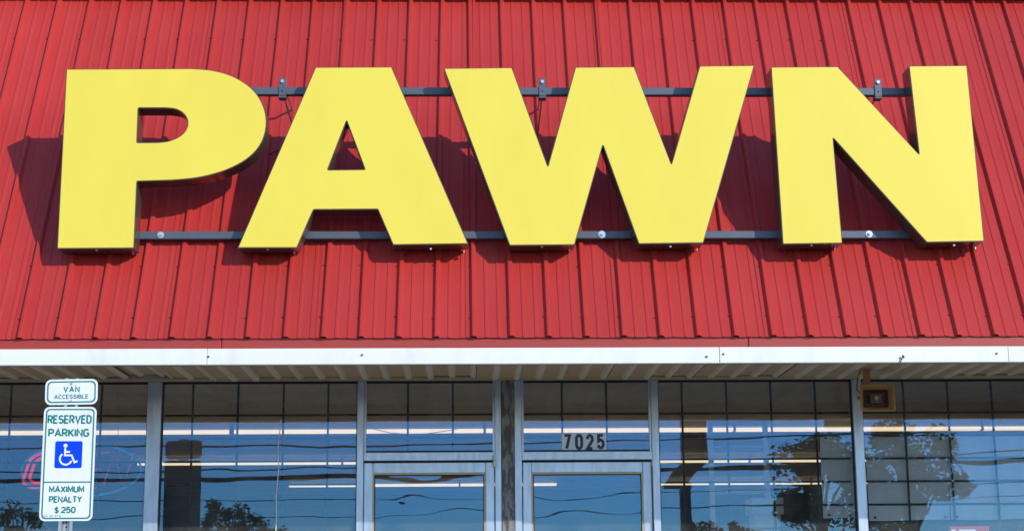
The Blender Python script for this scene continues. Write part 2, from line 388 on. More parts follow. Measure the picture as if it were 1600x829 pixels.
# jambs and steel post between the two doors
for a, b in ((.195, .2395), (.331, .382)):
    MB().bbox(a, b, YW, YW+FD, 0, ZTOP, .003).build('door_jamb', M['alu'], B)
MB().bbox(.2405, .330, YW-.006, YW+FD, 0, SOFZ, .004).build('steel_post', M['rust'], B)
MB().bbox(-5.68, 5.68, YW-.003, YW+FD+.003, ZTOP+.001, SOFZ+.05, .002).build('header', M['alu'], B)
for a, b in ((-4.97, -3.66), (-3.565, -2.235), (-2.1365, -.770), (1.3475, 2.727), (2.795, 4.16), (4.23, 5.60)):
    MB().bbox(a+.001, b-.001, YW-.02, YW+FD, ZSILL-.06, ZSILL, .004).build('window_sill', M['alu'], B)
    MB().box(a, b, YW+.01, YW+FD+.05, 0, ZSILL-.061).build('knee_wall', M['mortar'], B)
BAR = .0145
def bars(win, a, b, xs, z0, z1, zs, y=GY+.075):
    for x in xs:
        MB().bbox(x-BAR/2, x+BAR/2, y, y+.012, z0, z1, .003).build('grille_bar', M['bar'], win)
    for z in zs:
        MB().bbox(a, b, y+.0125, y+.0245, z-BAR/2, z+BAR/2, .003).build('grille_bar', M['bar'], win)
K = (GY+.08)/YW
ZB = [2.513 - .1625*k for k in range(0, 12)]
def window(a, b, xs, z0=ZSILL, z1=ZTOP, zs=ZB, label=None):
    win = MB()
    f = .012
    win.prism([[(a+.0005,z0+.0005),(b-.0005,z0+.0005),(b-.0005,z1-.0005),(a+.0005,z1-.0005)], [(a+f*.6,z0+f),(a+f*.6,z1-f),(b-f*.6,z1-f),(b-f*.6,z0+f)]], YW+.03, YW+.065)
    W = win.build('window', M['gasket'], B)
    if label: W['label'] = label
    g = MB().box(a+.0077, b-.0077, GY, GY+.006, z0+f+.0005, z1-f-.0005)
    o = g.build('pane', M['glass'], W)
    bars(W, a, b, xs, z0-.03, z1+.02, [z for z in zs if z0 < z < z1])
    return W
kx = lambda l: [v*K for v in l]
window(-4.97, -3.66, kx([-4.75, -4.44, -4.12, -3.81]))
window(-3.565, -2.235, kx([-3.495, -3.181, -2.866, -2.553]), label='shop window behind the parking sign, with an oval neon sign inside')
window(-2.1365, -.770, kx([-1.917, -1.603, -1.285, -.973]), label='shop window left of the doors, mirroring the back of the parking sign')
window(1.3475, 2.727, kx([1.515, 1.83, 2.145, 2.459]), label='shop window right of the doors, partly covered by white board')
window(2.795, 4.16, kx([3.09, 3.405, 3.72, 4.03]), label='shop window at the right end, filled with white board behind black grille')
window(4.23, 5.60, kx([4.35, 4.66, 4.98, 5.29]))
# transom windows and doors
def transom(a, b, xs):
    MB().bbox(a, b, YW+.004, YW+FD-.004, 2.178, 2.236, .003).build('transom_bar', M['alu'], B)
    t = window(a, b, kx(xs), 2.237, ZTOP, ZB); t.name = 'transom_window'
    MB().box(a, b, YW+.052, YW+FD-.006, 2.150, 2.1778).build('door_stop', M['gasket'], B)
    for x in (a+.0075, b-.0075): MB().box(x-.007, x+.007, YW+.02, YW+.06, 2.237, ZTOP).build('frame_stop', M['alu'], t)
transom(-.7215, .194, [-.415, -.10]); transom(.383, 1.296, [.667, .980])
def door(a, b, hinge_x, y, label):
    z0, z1, st, tr_ = .02, 2.164, .062, .072
    d = MB()
    d.bbox(a, a+st, y, y+.045, z0, z1, .004); d.bbox(b-st, b, y, y+.045, z0, z1, .004)
    d.bbox(a+st+.0008, b-st-.0008, y+.001, y+.044, z1-tr_, z1-.0005, .003); d.bbox(a+st+.0008, b-st-.0008, y+.001, y+.044, z0+.001, z0+.25, .003)
    D = d.build('door', M['alu'], B); D['label'] = label
    a2, b2, t = a+st, b-st, z1-tr_
    MB().box(a2+.001, b2-.001, y+.004, y+.014, t-.012, t-.0005).box(a2+.001, a2+.010, y+.004, y+.014, z0+.252, t-.0125).box(b2-.010, b2-.001, y+.004, y+.014, z0+.252, t-.0125).build('glazing_bead', M['soffit'], D)
    MB().box(a2+.0105, b2-.0105, y+.012, y+.02, z0+.252, t-.0125).build('pane', M['glass_door'], D)
    MB().box(a2+.0101, a2+.016, y+.0035, y+.0115, z0+.252, t-.013).box(b2-.016, b2-.0101, y+.0035, y+.0115, z0+.252, t-.013).box(a2+.0165, b2-.0165, y+.0035, y+.0115, t-.0185, t-.0127).build('gasket', M['gasket'], D)
    hx = hinge_x
    MB().tube([(hx, y-.012, 2.128), (hx, y-.012, 2.172)], .0125, 12).tube([(hx, y-.012, 2.176), (hx, y-.012, 2.212)], .0135, 12).build('hinge', M['galv'], D)
    px = a+.1 if hx > (a+b)/2 else b-.1
    MB().tube([(px, y-.002, .95), (px, y-.05, .95), (px, y-.05, 1.25), (px, y-.002, 1.25)], .011, 10).build('pull_handle', M['galv'], D)
    return D
door(-.7185, .190, .190, YW+.006, 'left glass door with a bare top rail')
door(.388, 1.291, 1.30, YW+.030, 'right glass door below the house number')
# brick piers at both ends
for a, b in ((BX0+.05, -5.075), (5.685, BX1-.05)):
    pier = MB().box(a, b, YW+.012, YW+.25, 0, SOFZ).build('brick_pier', M['mortar'], B)
    bm = MB().bbox(0, .205, 0, .03, 0, .063, .004); me = bpy.data.meshes.new('brick'); me.from_pydata(bm.v, [], bm.f); me.materials.append(M['brick'])
    bs = []
    z = .005; r = 0
    while z + .063 < SOFZ - .03:
        x = a + .01 + (r % 2)*.1075
        while x + .205 < b: bs.append((x, z)); x += .215
        z += .0735; r += 1
    allb = MB()
    for (x, z) in bs: allb.bbox(x, x+.205, YW, YW+.02, z, z+.063, .004)
    tag(allb.build('bricks', M['brick'], pier), kind='stuff')
# interior shell
IX0, IX1, IY1 = BX0+.3, BX1-.3, 27.0
MB().box(IX0, IX1, YW+FD+.2, IY1, -.1, -.002).build('shop_floor', M['carpet'], B)
MB().box(IX0, IX1, YW+.16, IY1, 2.90, 2.95).build('ceiling', M['tile'], B)
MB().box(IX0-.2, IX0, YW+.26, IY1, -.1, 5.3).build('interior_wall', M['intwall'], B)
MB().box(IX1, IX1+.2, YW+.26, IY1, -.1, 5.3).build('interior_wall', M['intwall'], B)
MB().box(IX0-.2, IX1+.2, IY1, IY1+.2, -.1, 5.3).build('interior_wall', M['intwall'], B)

# ---------------------------------------------------------------- ceiling lights inside
def strip(y, x0, x1, label, group='fluorescent strips on the shop ceiling'):
    t = empty('ceiling_light', label, 'light', group, (0, 0, 0))
    MB().box(x0, x1, y-.035, y+.035, 2.835, 2.899).build('housing', M['rack'], t)
    MB().bbox(x0+.004, x1-.004, y-.05, y+.05, 2.802, 2.8345, .006).build('diffuser', M['tube'], t)
    for x in (x0, x1-.0035): MB().box(x, x+.0035, y-.052, y+.052, 2.80, 2.838).build('end_cap', M['rack'], t)
rows = [('front', 15.75, [(-7.15,-4.74), (-4.70,-2.29), (-2.25,.16), (.18,2.59), (2.61,5.02), (5.04,7.45)]),
        ('middle', 19.5, [(-3.92,-1.5), (-1.48,.94), (.96,3.38), (3.40,5.82), (5.84,7.6)]),
        ('rear', 23.55, [(-2.56,-.12), (-.10,1.29), (2.55,4.97), (4.99,7.4)])]
ordn = ['first', 'second', 'third', 'fourth', 'fifth', 'sixth']
for nm, y, segs in rows:
    for i, (a, b) in enumerate(segs):
        strip(y, a, b, f'lit cream fluorescent strip inside, {ordn[i]} from left in the {nm} row')

# ---------------------------------------------------------------- PAWN sign
def catmull(pts, n=5):
    out = []
    for i in range(len(pts)-1):
        p0, p1, p2, p3 = pts[max(i-1,0)], pts[i], pts[i+1], pts[min(i+2,len(pts)-1)]
        for k in range(n):
            t = k/n
            out.append(tuple(.5*((2*p1[d]) + (-p0[d]+p2[d])*t + (2*p0[d]-5*p1[d]+4*p2[d]-p3[d])*t*t + (-p0[d]+3*p1[d]-3*p2[d]+p3[d])*t**3) for d in (0,1)))
    return out + [pts[-1]]
def rounded(poly, r=.007):
    out = []; n = len(poly)
    for i in range(n):
        a, b, c = Vector(poly[i-1]), Vector(poly[i]), Vector(poly[(i+1)%n])
        u, v = (a-b), (c-b); lu, lv = u.length, v.length; u.normalize(); v.normalize()
        if u.dot(v) < -.94: out.append(tuple(b)); continue
        q = min(r, lu*.4, lv*.4); p, s_ = b+u*q, b+v*q
        for t in (0, .25, .5, .75, 1): out.append(tuple(p*(1-t)**2 + b*2*t*(1-t) + s_*t*t))
    return out
def offset(poly, d):
    """shrink (d>0) a counter-clockwise outline"""
    n = len(poly); A = sum(poly[k][0]*poly[(k+1)%n][1]-poly[(k+1)%n][0]*poly[k][1] for k in range(n))
    sg = 1 if A > 0 else -1; out = []
    for i in range(n):
        a, b, c = Vector(poly[i-1]), Vector(poly[i]), Vector(poly[(i+1)%n])
        e1, e2 = (b-a).normalized(), (c-b).normalized()
        n1, n2 = Vector((-e1.y, e1.x))*sg, Vector((-e2.y, e2.x))*sg
        m = (n1+n2); m.normalize(); out.append(tuple(b + m*(d/max(.35, m.dot(n1)))))
    return out
pcurve = catmull([(-1.739,4.535),(-1.617,4.524),(-1.504,4.494),(-1.414,4.447),(-1.339,4.383),(-1.287,4.299),(-1.262,4.206),(-1.269,4.102),(-1.309,4.012),(-1.377,3.941),(-1.471,3.885),(-1.577,3.845),(-1.696,3.818),(-1.835,3.804)])
ccurve = catmull([(-1.899,4.273),(-1.83,4.264),(-1.779,4.232),(-1.755,4.181),(-1.768,4.126),(-1.810,4.085),(-1.875,4.058),(-1.943,4.050)])
LET = {
 'P': ([(-2.530,4.530)] + pcurve + [(-2.057,3.797),(-2.059,3.371),(-2.532,3.369)], [(-2.067,4.273)] + ccurve + [(-2.067,4.049)]),
 'A': ([(-.959,4.545),(-.476,4.548),(.010,3.395),(-.459,3.390),(-.556,3.617),(-.955,3.615),(-1.054,3.372),(-1.421,3.372)], [(-.757,4.190),(-.639,3.875),(-.871,3.872)]),
 'W': ([(-.146,4.539),(.290,4.545),(.511,3.896),(.694,4.548),(1.071,4.552),(1.292,3.910),(1.490,4.557),(1.844,4.562),(1.479,3.399),(1.073,3.394),(.861,4.031),(.673,3.388),(.266,3.385)], None),
 'N': ([(1.948,4.551),(2.379,4.555),(2.870,3.975),(2.838,4.560),(3.215,4.564),(3.251,3.407),(2.886,3.401),(2.328,4.078),(2.354,3.396),(1.977,3.391)], None)}
SG = empty('pawn_sign', 'large yellow channel letters PAWN on grey rails across the red roof', 'sign', loc=(0,0,0))
for ch, (outer, hole) in LET.items():
    o1 = rounded(outer); h1 = rounded(hole) if hole else None
    loops = [o1] + ([h1] if hole else [])
    r = MB().prism(loops, YL+.0045, YL+LT)
    RT = r.build('letter', M['return'], SG); RT['label'] = f'yellow letter {ch} with dark bronze sides'
    MB().prism([offset(o1, .002)] + ([offset(h1, -.002)] if hole else []), YL+LT+.0003, YL+LT+.0018).build('letter_back', M['letter_back'], RT)
    f1 = [offset(o1, .0055)] + ([offset(h1, -.0055)] if hole else [])
    MB().prism(f1, YL, YL+.004).build('letter_face', M['yellow'], RT)
    # small fixing tabs and weep screws on the underside
    zmin = min(p[1] for p in outer); xs = [p[0] for p in outer if p[1] < zmin+.03]
    for a, b in zip(sorted(xs)[::2], sorted(xs)[1::2]):
        MB().box((a+b)/2-.006, (a+b)/2+.006, YL+.03, YL+.045, zmin-.005, zmin+.004).build('weep_tab', M['zinc'], RT)
        MB().box(b-.03, b-.024, YL+.10, YL+.13, zmin-.012, zmin+.004).build('fixing_tab', M['zinc'], RT)
def rail(z0, z1, x0, x1, y0, y1):
    return MB().bbox(x0, x1, y0, y1, z0, z1, .004).build('rail', M['rail'], SG)
RY0 = YL + LT + .003
RU = rail(4.416, 4.466, -2.35, 3.12, RY0, RY0+.05)
RLo = rail(3.466, 3.516, -2.45, 3.15, RY0, RY0+.05)
def roofY(z): return YE + (z-ZE)*(YT-YE)/(ZT-ZE)
for x in (-1.185, .490, 2.675):
    b = MB().bbox(x-.024, x+.024, RY0-.008, RY0-.001, 4.405, 4.525, .003).bbox(x-.024, x+.024, RY0-.004, RY0+.06, 4.392, 4.4155, .003).build('bracket', M['rail'], RU)
    MB().tube([(x, RY0-.014, 4.500), (x, roofY(4.5)-.01, 4.500)], .008, 8).tube([(x, RY0-.019, 4.500), (x, RY0-.0085, 4.500)], .0115, 6).build('threaded_rod', M['zinc'], RU)
    MB().tube([(x, RY0-.011, 4.438), (x, RY0-.0075, 4.438)], .006, 6).build('bolt', M['screw'], RU)
for x, dx, z in ((-1.175, .055, 4.20), (.487, -.02, 4.20), (2.66, -.035, 4.27)):
    zr = z; yr = roofY(z) - .03
    MB().tube([(x, RY0+.03, 4.40), (x+dx*1.02, yr, zr)], .006, 6).tube([(x+dx, yr-.012, zr+.016), (x+dx, yr+.02, zr-.014)], .013, 7).build('brace_rod', M['zinc'], RU)
MB().tube([(-1.115, roofY(4.19)-.03, 4.195), (-1.18, roofY(4.17)-.045, 4.165), (-1.26, roofY(4.16)-.03, 4.155), (-1.33, roofY(4.14)-.02, 4.12)], .0035, 6).build('loose_cable', M['wire'], RU)
for x, big in ((-1.929, 1), (.858, 1.1), (2.567, 1.05)):
    m = MB(); z = 3.492
    m.tube([(x, RY0-.004, z), (x, RY0-.0005, z)], .0215*big, 14)
    m.tube([(x, RY0-.013, z), (x, RY0-.0042, z)], .012*big, 6); m.tube([(x, RY0-.024, z), (x, RY0-.0135, z)], .006, 8); m.build('bolt', M['zinc'], RLo)
for x in (-2.2, -1.3, -.2, .9, 2.1, 3.05):      # feet between lower rail and the ribs
    MB().box(x-.02, x+.02, RY0+.051, roofY(3.49)-.004, 3.47, 3.51).build('rail_foot', M['rail'], RLo)

# ---------------------------------------------------------------- lettering made of strokes
def arc(cx, cy, rx, ry, a0, a1, n=9): return [(cx+rx*math.cos(R(a0+(a1-a0)*i/n)), cy+ry*math.sin(R(a0+(a1-a0)*i/n))) for i in range(n+1)]
def Oshape(w, h=1): return arc(w/2, h-w/2, w/2, w/2, 180, 0) + arc(w/2, w/2, w/2, w/2, 0, -180) + [(0, h-w/2)]
G = {
 'V': (.62, [[(0,1),(.31,0),(.62,1)]]), 'A': (.66, [[(0,0),(.33,1),(.66,0)], [(.11,.32),(.55,.32)]]),
 'N': (.56, [[(0,0),(0,1),(.56,0),(.56,1)]]), 'C': (.54, [arc(.27,.73,.27,.27,20,180)+arc(.27,.27,.27,.27,180,340)]),
 'E': (.48, [[(.48,1),(0,1),(0,0),(.48,0)], [(0,.52),(.40,.52)]]),
 'S': (.54, [arc(.27,.755,.26,.245,25,250,12)+arc(.27,.265,.27,.265,75,-160,12)]),
 'I': (.02, [[(.01,0),(.01,1)]]), 'L': (.46, [[(0,1),(0,0),(.46,0)]]),
 'B': (.54, [[(0,0),(0,1),(.28,1)]+arc(.28,.76,.22,.24,90,-90)+[(0,.52)], [(.28,.52)]+arc(.28,.26,.26,.26,90,-90)+[(0,0)]]),
 'R': (.54, [[(0,0),(0,1),(.28,1)]+arc(.28,.74,.25,.26,90,-90)+[(0,.48)], [(.28,.48),(.54,0)]]),
 'D': (.54, [[(0,0),(0,1),(.24,1)]+arc(.24,.70,.30,.30,90,0,6)+arc(.24,.30,.30,.30,0,-90,6)+[(0,0)]]),
 'P': (.54, [[(0,0),(0,1),(.28,1)]+arc(.28,.73,.26,.27,90,-90)+[(0,.46)]]),
 'K': (.56, [[(0,0),(0,1)], [(.54,1),(.02,.40)], [(.17,.56),(.56,0)]]),
 'G': (.56, [arc(.28,.72,.28,.28,25,180)+arc(.28,.28,.28,.28,180,360,10)+[(.56,.46),(.32,.46)]]),
 'M': (.66, [[(0,0),(0,1),(.33,.22),(.66,1),(.66,0)]]), 'X': (.58, [[(0,0),(.58,1)], [(0,1),(.58,0)]]),
 'U': (.56, [[(0,1),(0,.28)]+arc(.28,.28,.28,.28,180,360)+[(.56,1)]]),
 'T': (.52, [[(0,1),(.52,1)], [(.26,1),(.26,0)]]), 'Y': (.60, [[(0,1),(.30,.48),(.60,1)], [(.30,.48),(.30,0)]]),
 '$': (.50, [arc(.25,.70,.24,.20,25,250,12)+arc(.25,.29,.25,.21,75,-160,12), [(.25,-.08),(.25,1.08)]]),
 '2': (.52, [arc(.26,.74,.26,.26,170,-35,10)+[(0,0),(.54,0)]]), '5': (.54, [[(.50,1),(.05,1),(.02,.52)]+arc(.26,.33,.28,.33,115,-150,12)]),
 '0': (.52, [Oshape(.52)]), '3': (.50, [arc(.24,.76,.24,.24,150,-90,9)+arc(.24,.26,.26,.26,90,-150,10)]), '7': (.52, [[(0,1),(.52,1),(.18,0)]]),
 '6': (.52, [arc(.26,.26,.26,.26,0,360,14)+[], [(.0,.26)]+[(.0,.70)]+arc(.26,.74,.26,.26,180,40,8)]), '-': (.3, [[(0,.5),(.3,.5)]]), '.': (.06, [[(.0,.0),(.06,.0)]]), ' ': (.3, []),
 'O': (.52, [Oshape(.52)])}
def ribbon(m, pts, t, y0, y1, closed=False):
    P = [Vector(p) for p in pts]
    P = [p for i, p in enumerate(P) if i == 0 or (p-P[i-1]).length > 1e-5]
    n = len(P); L, Rr = [], []
    for i in range(n):
        e1 = (P[i]-P[i-1]).normalized() if i else (P[1]-P[0]).normalized()
        e2 = (P[i+1]-P[i]).normalized() if i < n-1 else e1
        n1, n2 = Vector((-e1.y, e1.x)), Vector((-e2.y, e2.x)); mm = n1+n2
        if mm.length < 1e-3: mm = n1
        mm.normalize(); k = t/2/max(.45, mm.dot(n1)); L.append(P[i]+mm*k); Rr.append(P[i]-mm*k)
    i0 = len(m.v)
    for y in (y0, y1):
        for a in L: m.v.append((a.x, y, a.y))
        for a in Rr: m.v.append((a.x, y, a.y))
    for i in range(n-1):
        a, b, c, d = i0+i, i0+i+1, i0+n+i+1, i0+n+i
        m.f += [(d, c, b, a), (a, b, b+2*n, a+2*n), (c, d, d+2*n, c+2*n)]
    for i, j in ((0, 1), (n-1, 0)):
        a, d = i0+i, i0+n+i; m.f.append((a, a+2*n, d+2*n, d))
def text(s, cx, z, h, width, stroke, y, material, parent, name='lettering', depth=.0006, gap=.24, left=False):
    adv = []; x = 0
    for c in s: adv.append(x); x += G[c][0] + gap
    tot = x - gap; sx = (width-stroke)/tot; hh = h-stroke; m = MB(); q = 0
    for c, a in zip(s, adv):
        for st in G[c][1]:
            ps = [((cx if left else cx-width/2)+stroke/2+(a+p[0])*sx, z-hh/2+p[1]*hh) for p in st]
            ribbon(m, ps, stroke, y-depth-.00012*(q % 3), y+.0002); q += 1
    return m.build(name, material, parent)

# ---------------------------------------------------------------- parking sign
def rrect(x0, x1, z0, z1, r, n=6):
    o = []
    for cx, cz, a in ((x1-r, z1-r, 0), (x0+r, z1-r, 90), (x0+r, z0+r, 180), (x1-r, z0+r, 270)): o += [(cx+r*math.cos(R(a+90*i/n)), cz+r*math.sin(R(a+90*i/n))) for i in range(n+1)]
    return o
PK = empty('parking_sign', 'white and green reserved parking sign with wheelchair symbol on a galvanised post', 'sign', loc=(-2.311, 9.497, 0))
T = .003
def rel(o): return o
# coordinates relative to the post base
W2 = .1505
post = MB()
sec = [(-.04,.0),(-.022,.0),(-.013,.032),(.013,.032),(.022,.0),(.04,.0),(.04,.004),(.025,.004),(.016,.036),(-.016,.036),(-.025,.004),(-.04,.004)]
nz = 70; zs = [-.15 + (2.52+.15)*i/(nz-1) for i in range(nz)]
for z in (-.15, 2.515): post.v += [(a, T+.001+b, z) for a, b in sec]
for k in range(12): post.f.append((k, (k+1) % 12, 12+(k+1) % 12, 12+k))
post.f += [tuple(range(11,-1,-1)), tuple(range(12,24))]
POST = post.build('post', M['galv'], PK)
hl = MB()
for i in range(90):
    z = .05 + i*.0255
    hl.tube([(0, T+.0325, z), (0, T+.0318, z)], .0055, 8)
tag(hl.build('post_holes', M['gasket'], POST), kind='stuff')
def panel(z0, z1, rad, rot=0):
    E = MB().prism([rrect(-W2, W2, z0, z1, rad)], 0, T).build('sign_panel', M['signwhite'], PK)
    MB().prism([rrect(-W2+.001, W2-.001, z0+.001, z1-.001, rad)], T+.0002, T+.0009).build('panel_back', M['alu_back'], E)
    i = .011; t = .008
    MB().prism([rrect(-W2+i, W2-i, z0+i, z1-i, rad-.008), list(reversed(rrect(-W2+i+t, W2-i-t, z0+i+t, z1-i-t, rad-.013)))], -.0006, .0002).build('border', M['teal'], E)
    return E
E1 = panel(2.360, 2.509, .035); E2 = panel(1.690, 2.347, .032)
E1['label'] = 'small upper panel reading VAN ACCESSIBLE'; E2['label'] = 'tall panel reading RESERVED PARKING, MAXIMUM PENALTY $250'
text('VAN', 0, 2.450, .036, .094, .0074, 0, M['teal'], E1, gap=.34); text('ACCESSIBLE', 0, 2.407, .026, .197, .0050, 0, M['teal'], E1, gap=.26)
text('RESERVED', -.002, 2.274, .052, .254, .0098, 0, M['teal'], E2); text('PARKING', -.004, 2.196, .049, .235, .0098, 0, M['teal'], E2)
MB().box(-W2+.015, W2-.015, -.0007, .0002, 1.908, 1.9155).build('divider', M['teal'], E2)
text('MAXIMUM', -.002, 1.871, .039, .201, .0082, 0, M['teal'], E2); text('PENALTY', -.006, 1.813, .039, .188, .0080, 0, M['teal'], E2)
text('$', -.053, 1.752, .040, .026, .0066, 0, M['teal'], E2); text('250', .013, 1.753, .037, .083, .0078, 0, M['teal'], E2)
text('GS 20-37.6', -.124, 1.719, .0105, .095, .0017, 0, M['teal'], E2, left=True)
SQ = MB().prism([rrect(-.078, .078, 1.992, 2.148, .011)], -.0006, .0002).build('wheelchair_symbol', M['blue'], E2)
ws = MB()
ws.prism([[(-.019+.0115*math.cos(R(a)), 2.122+.0115*math.sin(R(a))) for a in range(0, 360, 24)]], -.0014, -.0005)
q = 0
for st in ([(-.020,2.108),(-.020,2.066),(.018,2.066),(.036,2.025),(.053,2.033)], [(-.020,2.086),(.008,2.086)], arc(-.014, 2.046, .034, .034, 128, 340, 20)):
    ribbon(ws, st, .0105, -.0013-.0002*q, -.0005); q += 1
ws.build('wheelchair_figure', M['signwhite'], SQ)
for z, p in ((2.484, E1), (2.381, E1), (2.272, E2), (1.757, E2)):
    MB().tube([(.0, -.008, z), (.0, -.0009, z)], .0062, 6).build('bolt', M['galv'], p)
for p, a in ((E1, -.020), (E2, -.003)):      # panels hang slightly crooked
    c = Vector((0, 0, 2.43 if p is E1 else 2.0)); p.matrix_local = Matrix.Translation(c) @ Matrix.Rotation(a, 4, 'Y') @ Matrix.Translation(-c)
PK.rotation_euler = (0, 0, R(3.0))

# ---------------------------------------------------------------- things on and behind the glass
HN = empty('house_number', 'white number card 7025 on the window above the right door', 'number', loc=(.822, GY-.0025, 2.306))
MB().box(-.157, .157, .0, .002, -.060, .060).build('card', M['paper'], HN)
def bold(d, x):
    g = {'7': [[(0,1),(1,1),(.42,0)]], '0': [arc(.5,.72,.5,.28,180,0)+arc(.5,.28,.5,.28,0,-180)+[(0,.72)]],
         '2': [arc(.5,.70,.48,.30,180,-20,10)+[(.02,0),(1,0)]], '5': [[(.95,1),(.08,1),(.08,.55)]+arc(.48,.34,.50,.30,120,-165,12)]}[d]
    m = MB(); wd, hh, t = .0365, .092, .0205
    for st in g: ribbon(m, [(x+p[0]*wd, -hh/2+p[1]*hh) for p in st], t, -.0008, .0)
    m.build('digit', M['navy'], HN)
for i, d in enumerate('7025'): bold(d, -.130 + i*.0765 - (.008 if d == '7' else 0))
for i in range(3): MB().box(-.0795+i*.0785, -.0785+i*.0785, -.0003, .0, -.06, .06).build('card_joint', M['alu_back'], HN)

BD = [(2.515, 2.722*K-.01, 1.772, 2.355, 'narrow white plastic board behind the grille beside the horn speaker post'), (2.84, 3.42, 1.752, 2.343, 'white plastic board behind the grille right of the horn speaker'), (3.423, 4.18, 1.754, 2.345, 'white plastic board behind the grille at the right edge')]
for a, b, z0, z1, lb in BD:
    by = GY+.105
    t = empty('window_board', lb, 'board', 'white boards behind the right windows', ((a+b)/2, by, z0))
    w_, h_ = (b-a)/2, z1-z0
    m = MB(); nx = 10                              # gently bowed sheet
    for yy in (0, .004):
        for i in range(nx+1):
            for k in range(5):
                x = -w_+2*w_*i/nx; m.v.append((x, yy+.006*math.sin(x*7+k), h_*k/4 + .004*math.sin(x*9)*(k in (0,4))))
    def id_(l, i, k): return l*(nx+1)*5+i*5+k
    for i in range(nx):
        for k in range(4):
            m.f.append((id_(0,i,k), id_(0,i+1,k), id_(0,i+1,k+1), id_(0,i,k+1))); m.f.append((id_(1,i,k+1), id_(1,i+1,k+1), id_(1,i+1,k), id_(1,i,k)))
    for k in range(4):
        m.f.append((id_(0,0,k+1), id_(1,0,k+1), id_(1,0,k), id_(0,0,k))); m.f.append((id_(0,nx,k), id_(1,nx,k), id_(1,nx,k+1), id_(0,nx,k+1)))
    for i in range(nx):
        m.f.append((id_(0,i,4), id_(0,i+1,4), id_(1,i+1,4), id_(1,i,4))); m.f.append((id_(0,i+1,0), id_(0,i,0), id_(1,i,0), id_(1,i+1,0)))
    m.build('sheet', M['board'], t)
    for x in (-w_+.04, w_-.04):
        for z in (.02, h_-.02): MB().tube([(x, -.016, z), (x, -.008, z)], .009, 8).build('screw', M['screw'], t)

# notice low in the right window
NT = empty('window_notice', 'red edged notice low in the right window', 'notice', loc=(3.52, GY+.012, 1.60))
MB().bbox(-.14, .14, 0, .004, -.12, .105, .002).build('plate', M['redprint'], NT)
MB().box(-.075, .045, -.0012, -.0002, -.10, .083).build('label_field', M['signwhite'], NT)
MB().prism([[(-.112+.023*math.cos(R(a)), .062+.023*math.sin(R(a))) for a in range(0, 360, 24)]], -.0012, -.0002).build('emblem', M['signwhite'], NT)

# neon sign in the left window
NE = empty('neon_sign', 'oval blue and red neon window sign half hidden by the parking sign', 'neon sign', loc=(-2.72, GY+.16, 2.14))
def loop(rx, rz, n=40): return [(rx*math.cos(2*PI*i/n), 0, rz*math.sin(2*PI*i/n)) for i in range(n+1)]
MB().tube(loop(.42, .185), .0075, 8, False).build('blue_ring', M['neon_blue'], NE)
def slant(pts): return [(x+.30*z, -.0, z) for x, z in pts]
NL = [('O', [Oshape(.52)], -.385, .21), ('P', [G['P'][1][0]], -.135, .13), ('E', [G['E'][1][0], G['E'][1][1]], .04, .12), ('N', [G['N'][1][0]], .19, .14)]
for ch, sts, xo, wd in NL:
    for sc_ in (1, .62) if ch == 'O' else (1,):
        m = MB()
        for st in sts:
            cx = G[ch][0]/2
            m.tube(slant([(xo+wd/2+(p[0]-cx)*wd/G[ch][0]*sc_, (p[1]-.5)*.245*(sc_ if sc_ == 1 else .72)) for p in st]), .010 if ch == 'O' else .0075, 8).build('red_tube', M['neon_red'] if ch == 'O' else M['neon_dim'], NE)
            m = MB()
MB().bbox(-.30, .30, .02, .05, -.02, .02, .004).build('backing_bar', M['gasket'], NE)
for x in (-.25, .25): MB().tube([(x, .035, .02), (x*.9, .035, .62)], .002, 5).build('chain', M['galv'], NE)

# horn speaker under the soffit
HS = empty('horn_speaker', 'tan rectangular horn loudspeaker hanging under the soffit beside a window post', 'speaker', loc=(2.772, 10.83, 2.541))
def sq(w_, h_, y, r=.02, n=4): return [(p[0], y, p[1]) for p in rrect(-w_, w_, -h_, h_, min(r, w_*.8, h_*.8), n)]
def shell(rings, name, mt, par):
    m = MB(); n = len(rings[0])
    for r_ in rings: m.v += r_
    for i in range(len(rings)-1):
        for k in range(n): m.f.append((i*n+k, i*n+(k+1) % n, (i+1)*n+(k+1) % n, (i+1)*n+k))
    m.f.append(tuple((len(rings)-1)*n+k for k in range(n)))
    return m.build(name, mt, par, True)
shell([sq(.108,.082,.012,.014), sq(.117,.090,.0,.014), sq(.119,.092,.008,.014), sq(.117,.090,.016,.014), sq(.085,.066,.085,.014), sq(.06,.05,.16,.014), sq(.058,.048,.24,.02), sq(.05,.04,.25,.02)], 'horn_body', M['horn'], HS)
shell([sq(.1075,.0815,.013,.014), sq(.086,.060,.055,.014), sq(.072,.052,.10,.014)], 'horn_flare', M['horn'], HS)
shell([sq(.0855,.0595,.054,.012), sq(.071,.051,.095,.012), sq(.066,.047,.098,.012)], 'horn_throat', M['hornin'], HS)
MB().bbox(-.042, .042, .05, .094, -.034, .034, .006).build('phase_plug', M['hornin'], HS)
MB().tube([(0, .036, 0), (0, .052, 0)], [.0145, .013], 14).build('plug_cap', M['brass'], HS)
brk = MB(); brk.bbox(-.085, .025, .10, .19, .208, .2145, .002)
for x0_ in (-.062,): brk.bbox(x0_, x0_+.05, .135, .141, .085, .2075, .002); brk.bbox(x0_+.012, x0_+.05, .142, .19, .085, .10, .002)
brk.build('mount_bracket', M['horn'], HS)
MB().tube([(-.125, .06, .005), (-.105, .06, .005)], .014, 8).build('side_knob', M['brass'], HS)
MB().tube([(-.05, .22, .03), (-.075, .27, .09), (-.07, .26, .16), (-.06, .2, .215)], .004, 6).build('cable', M['wire'], HS)

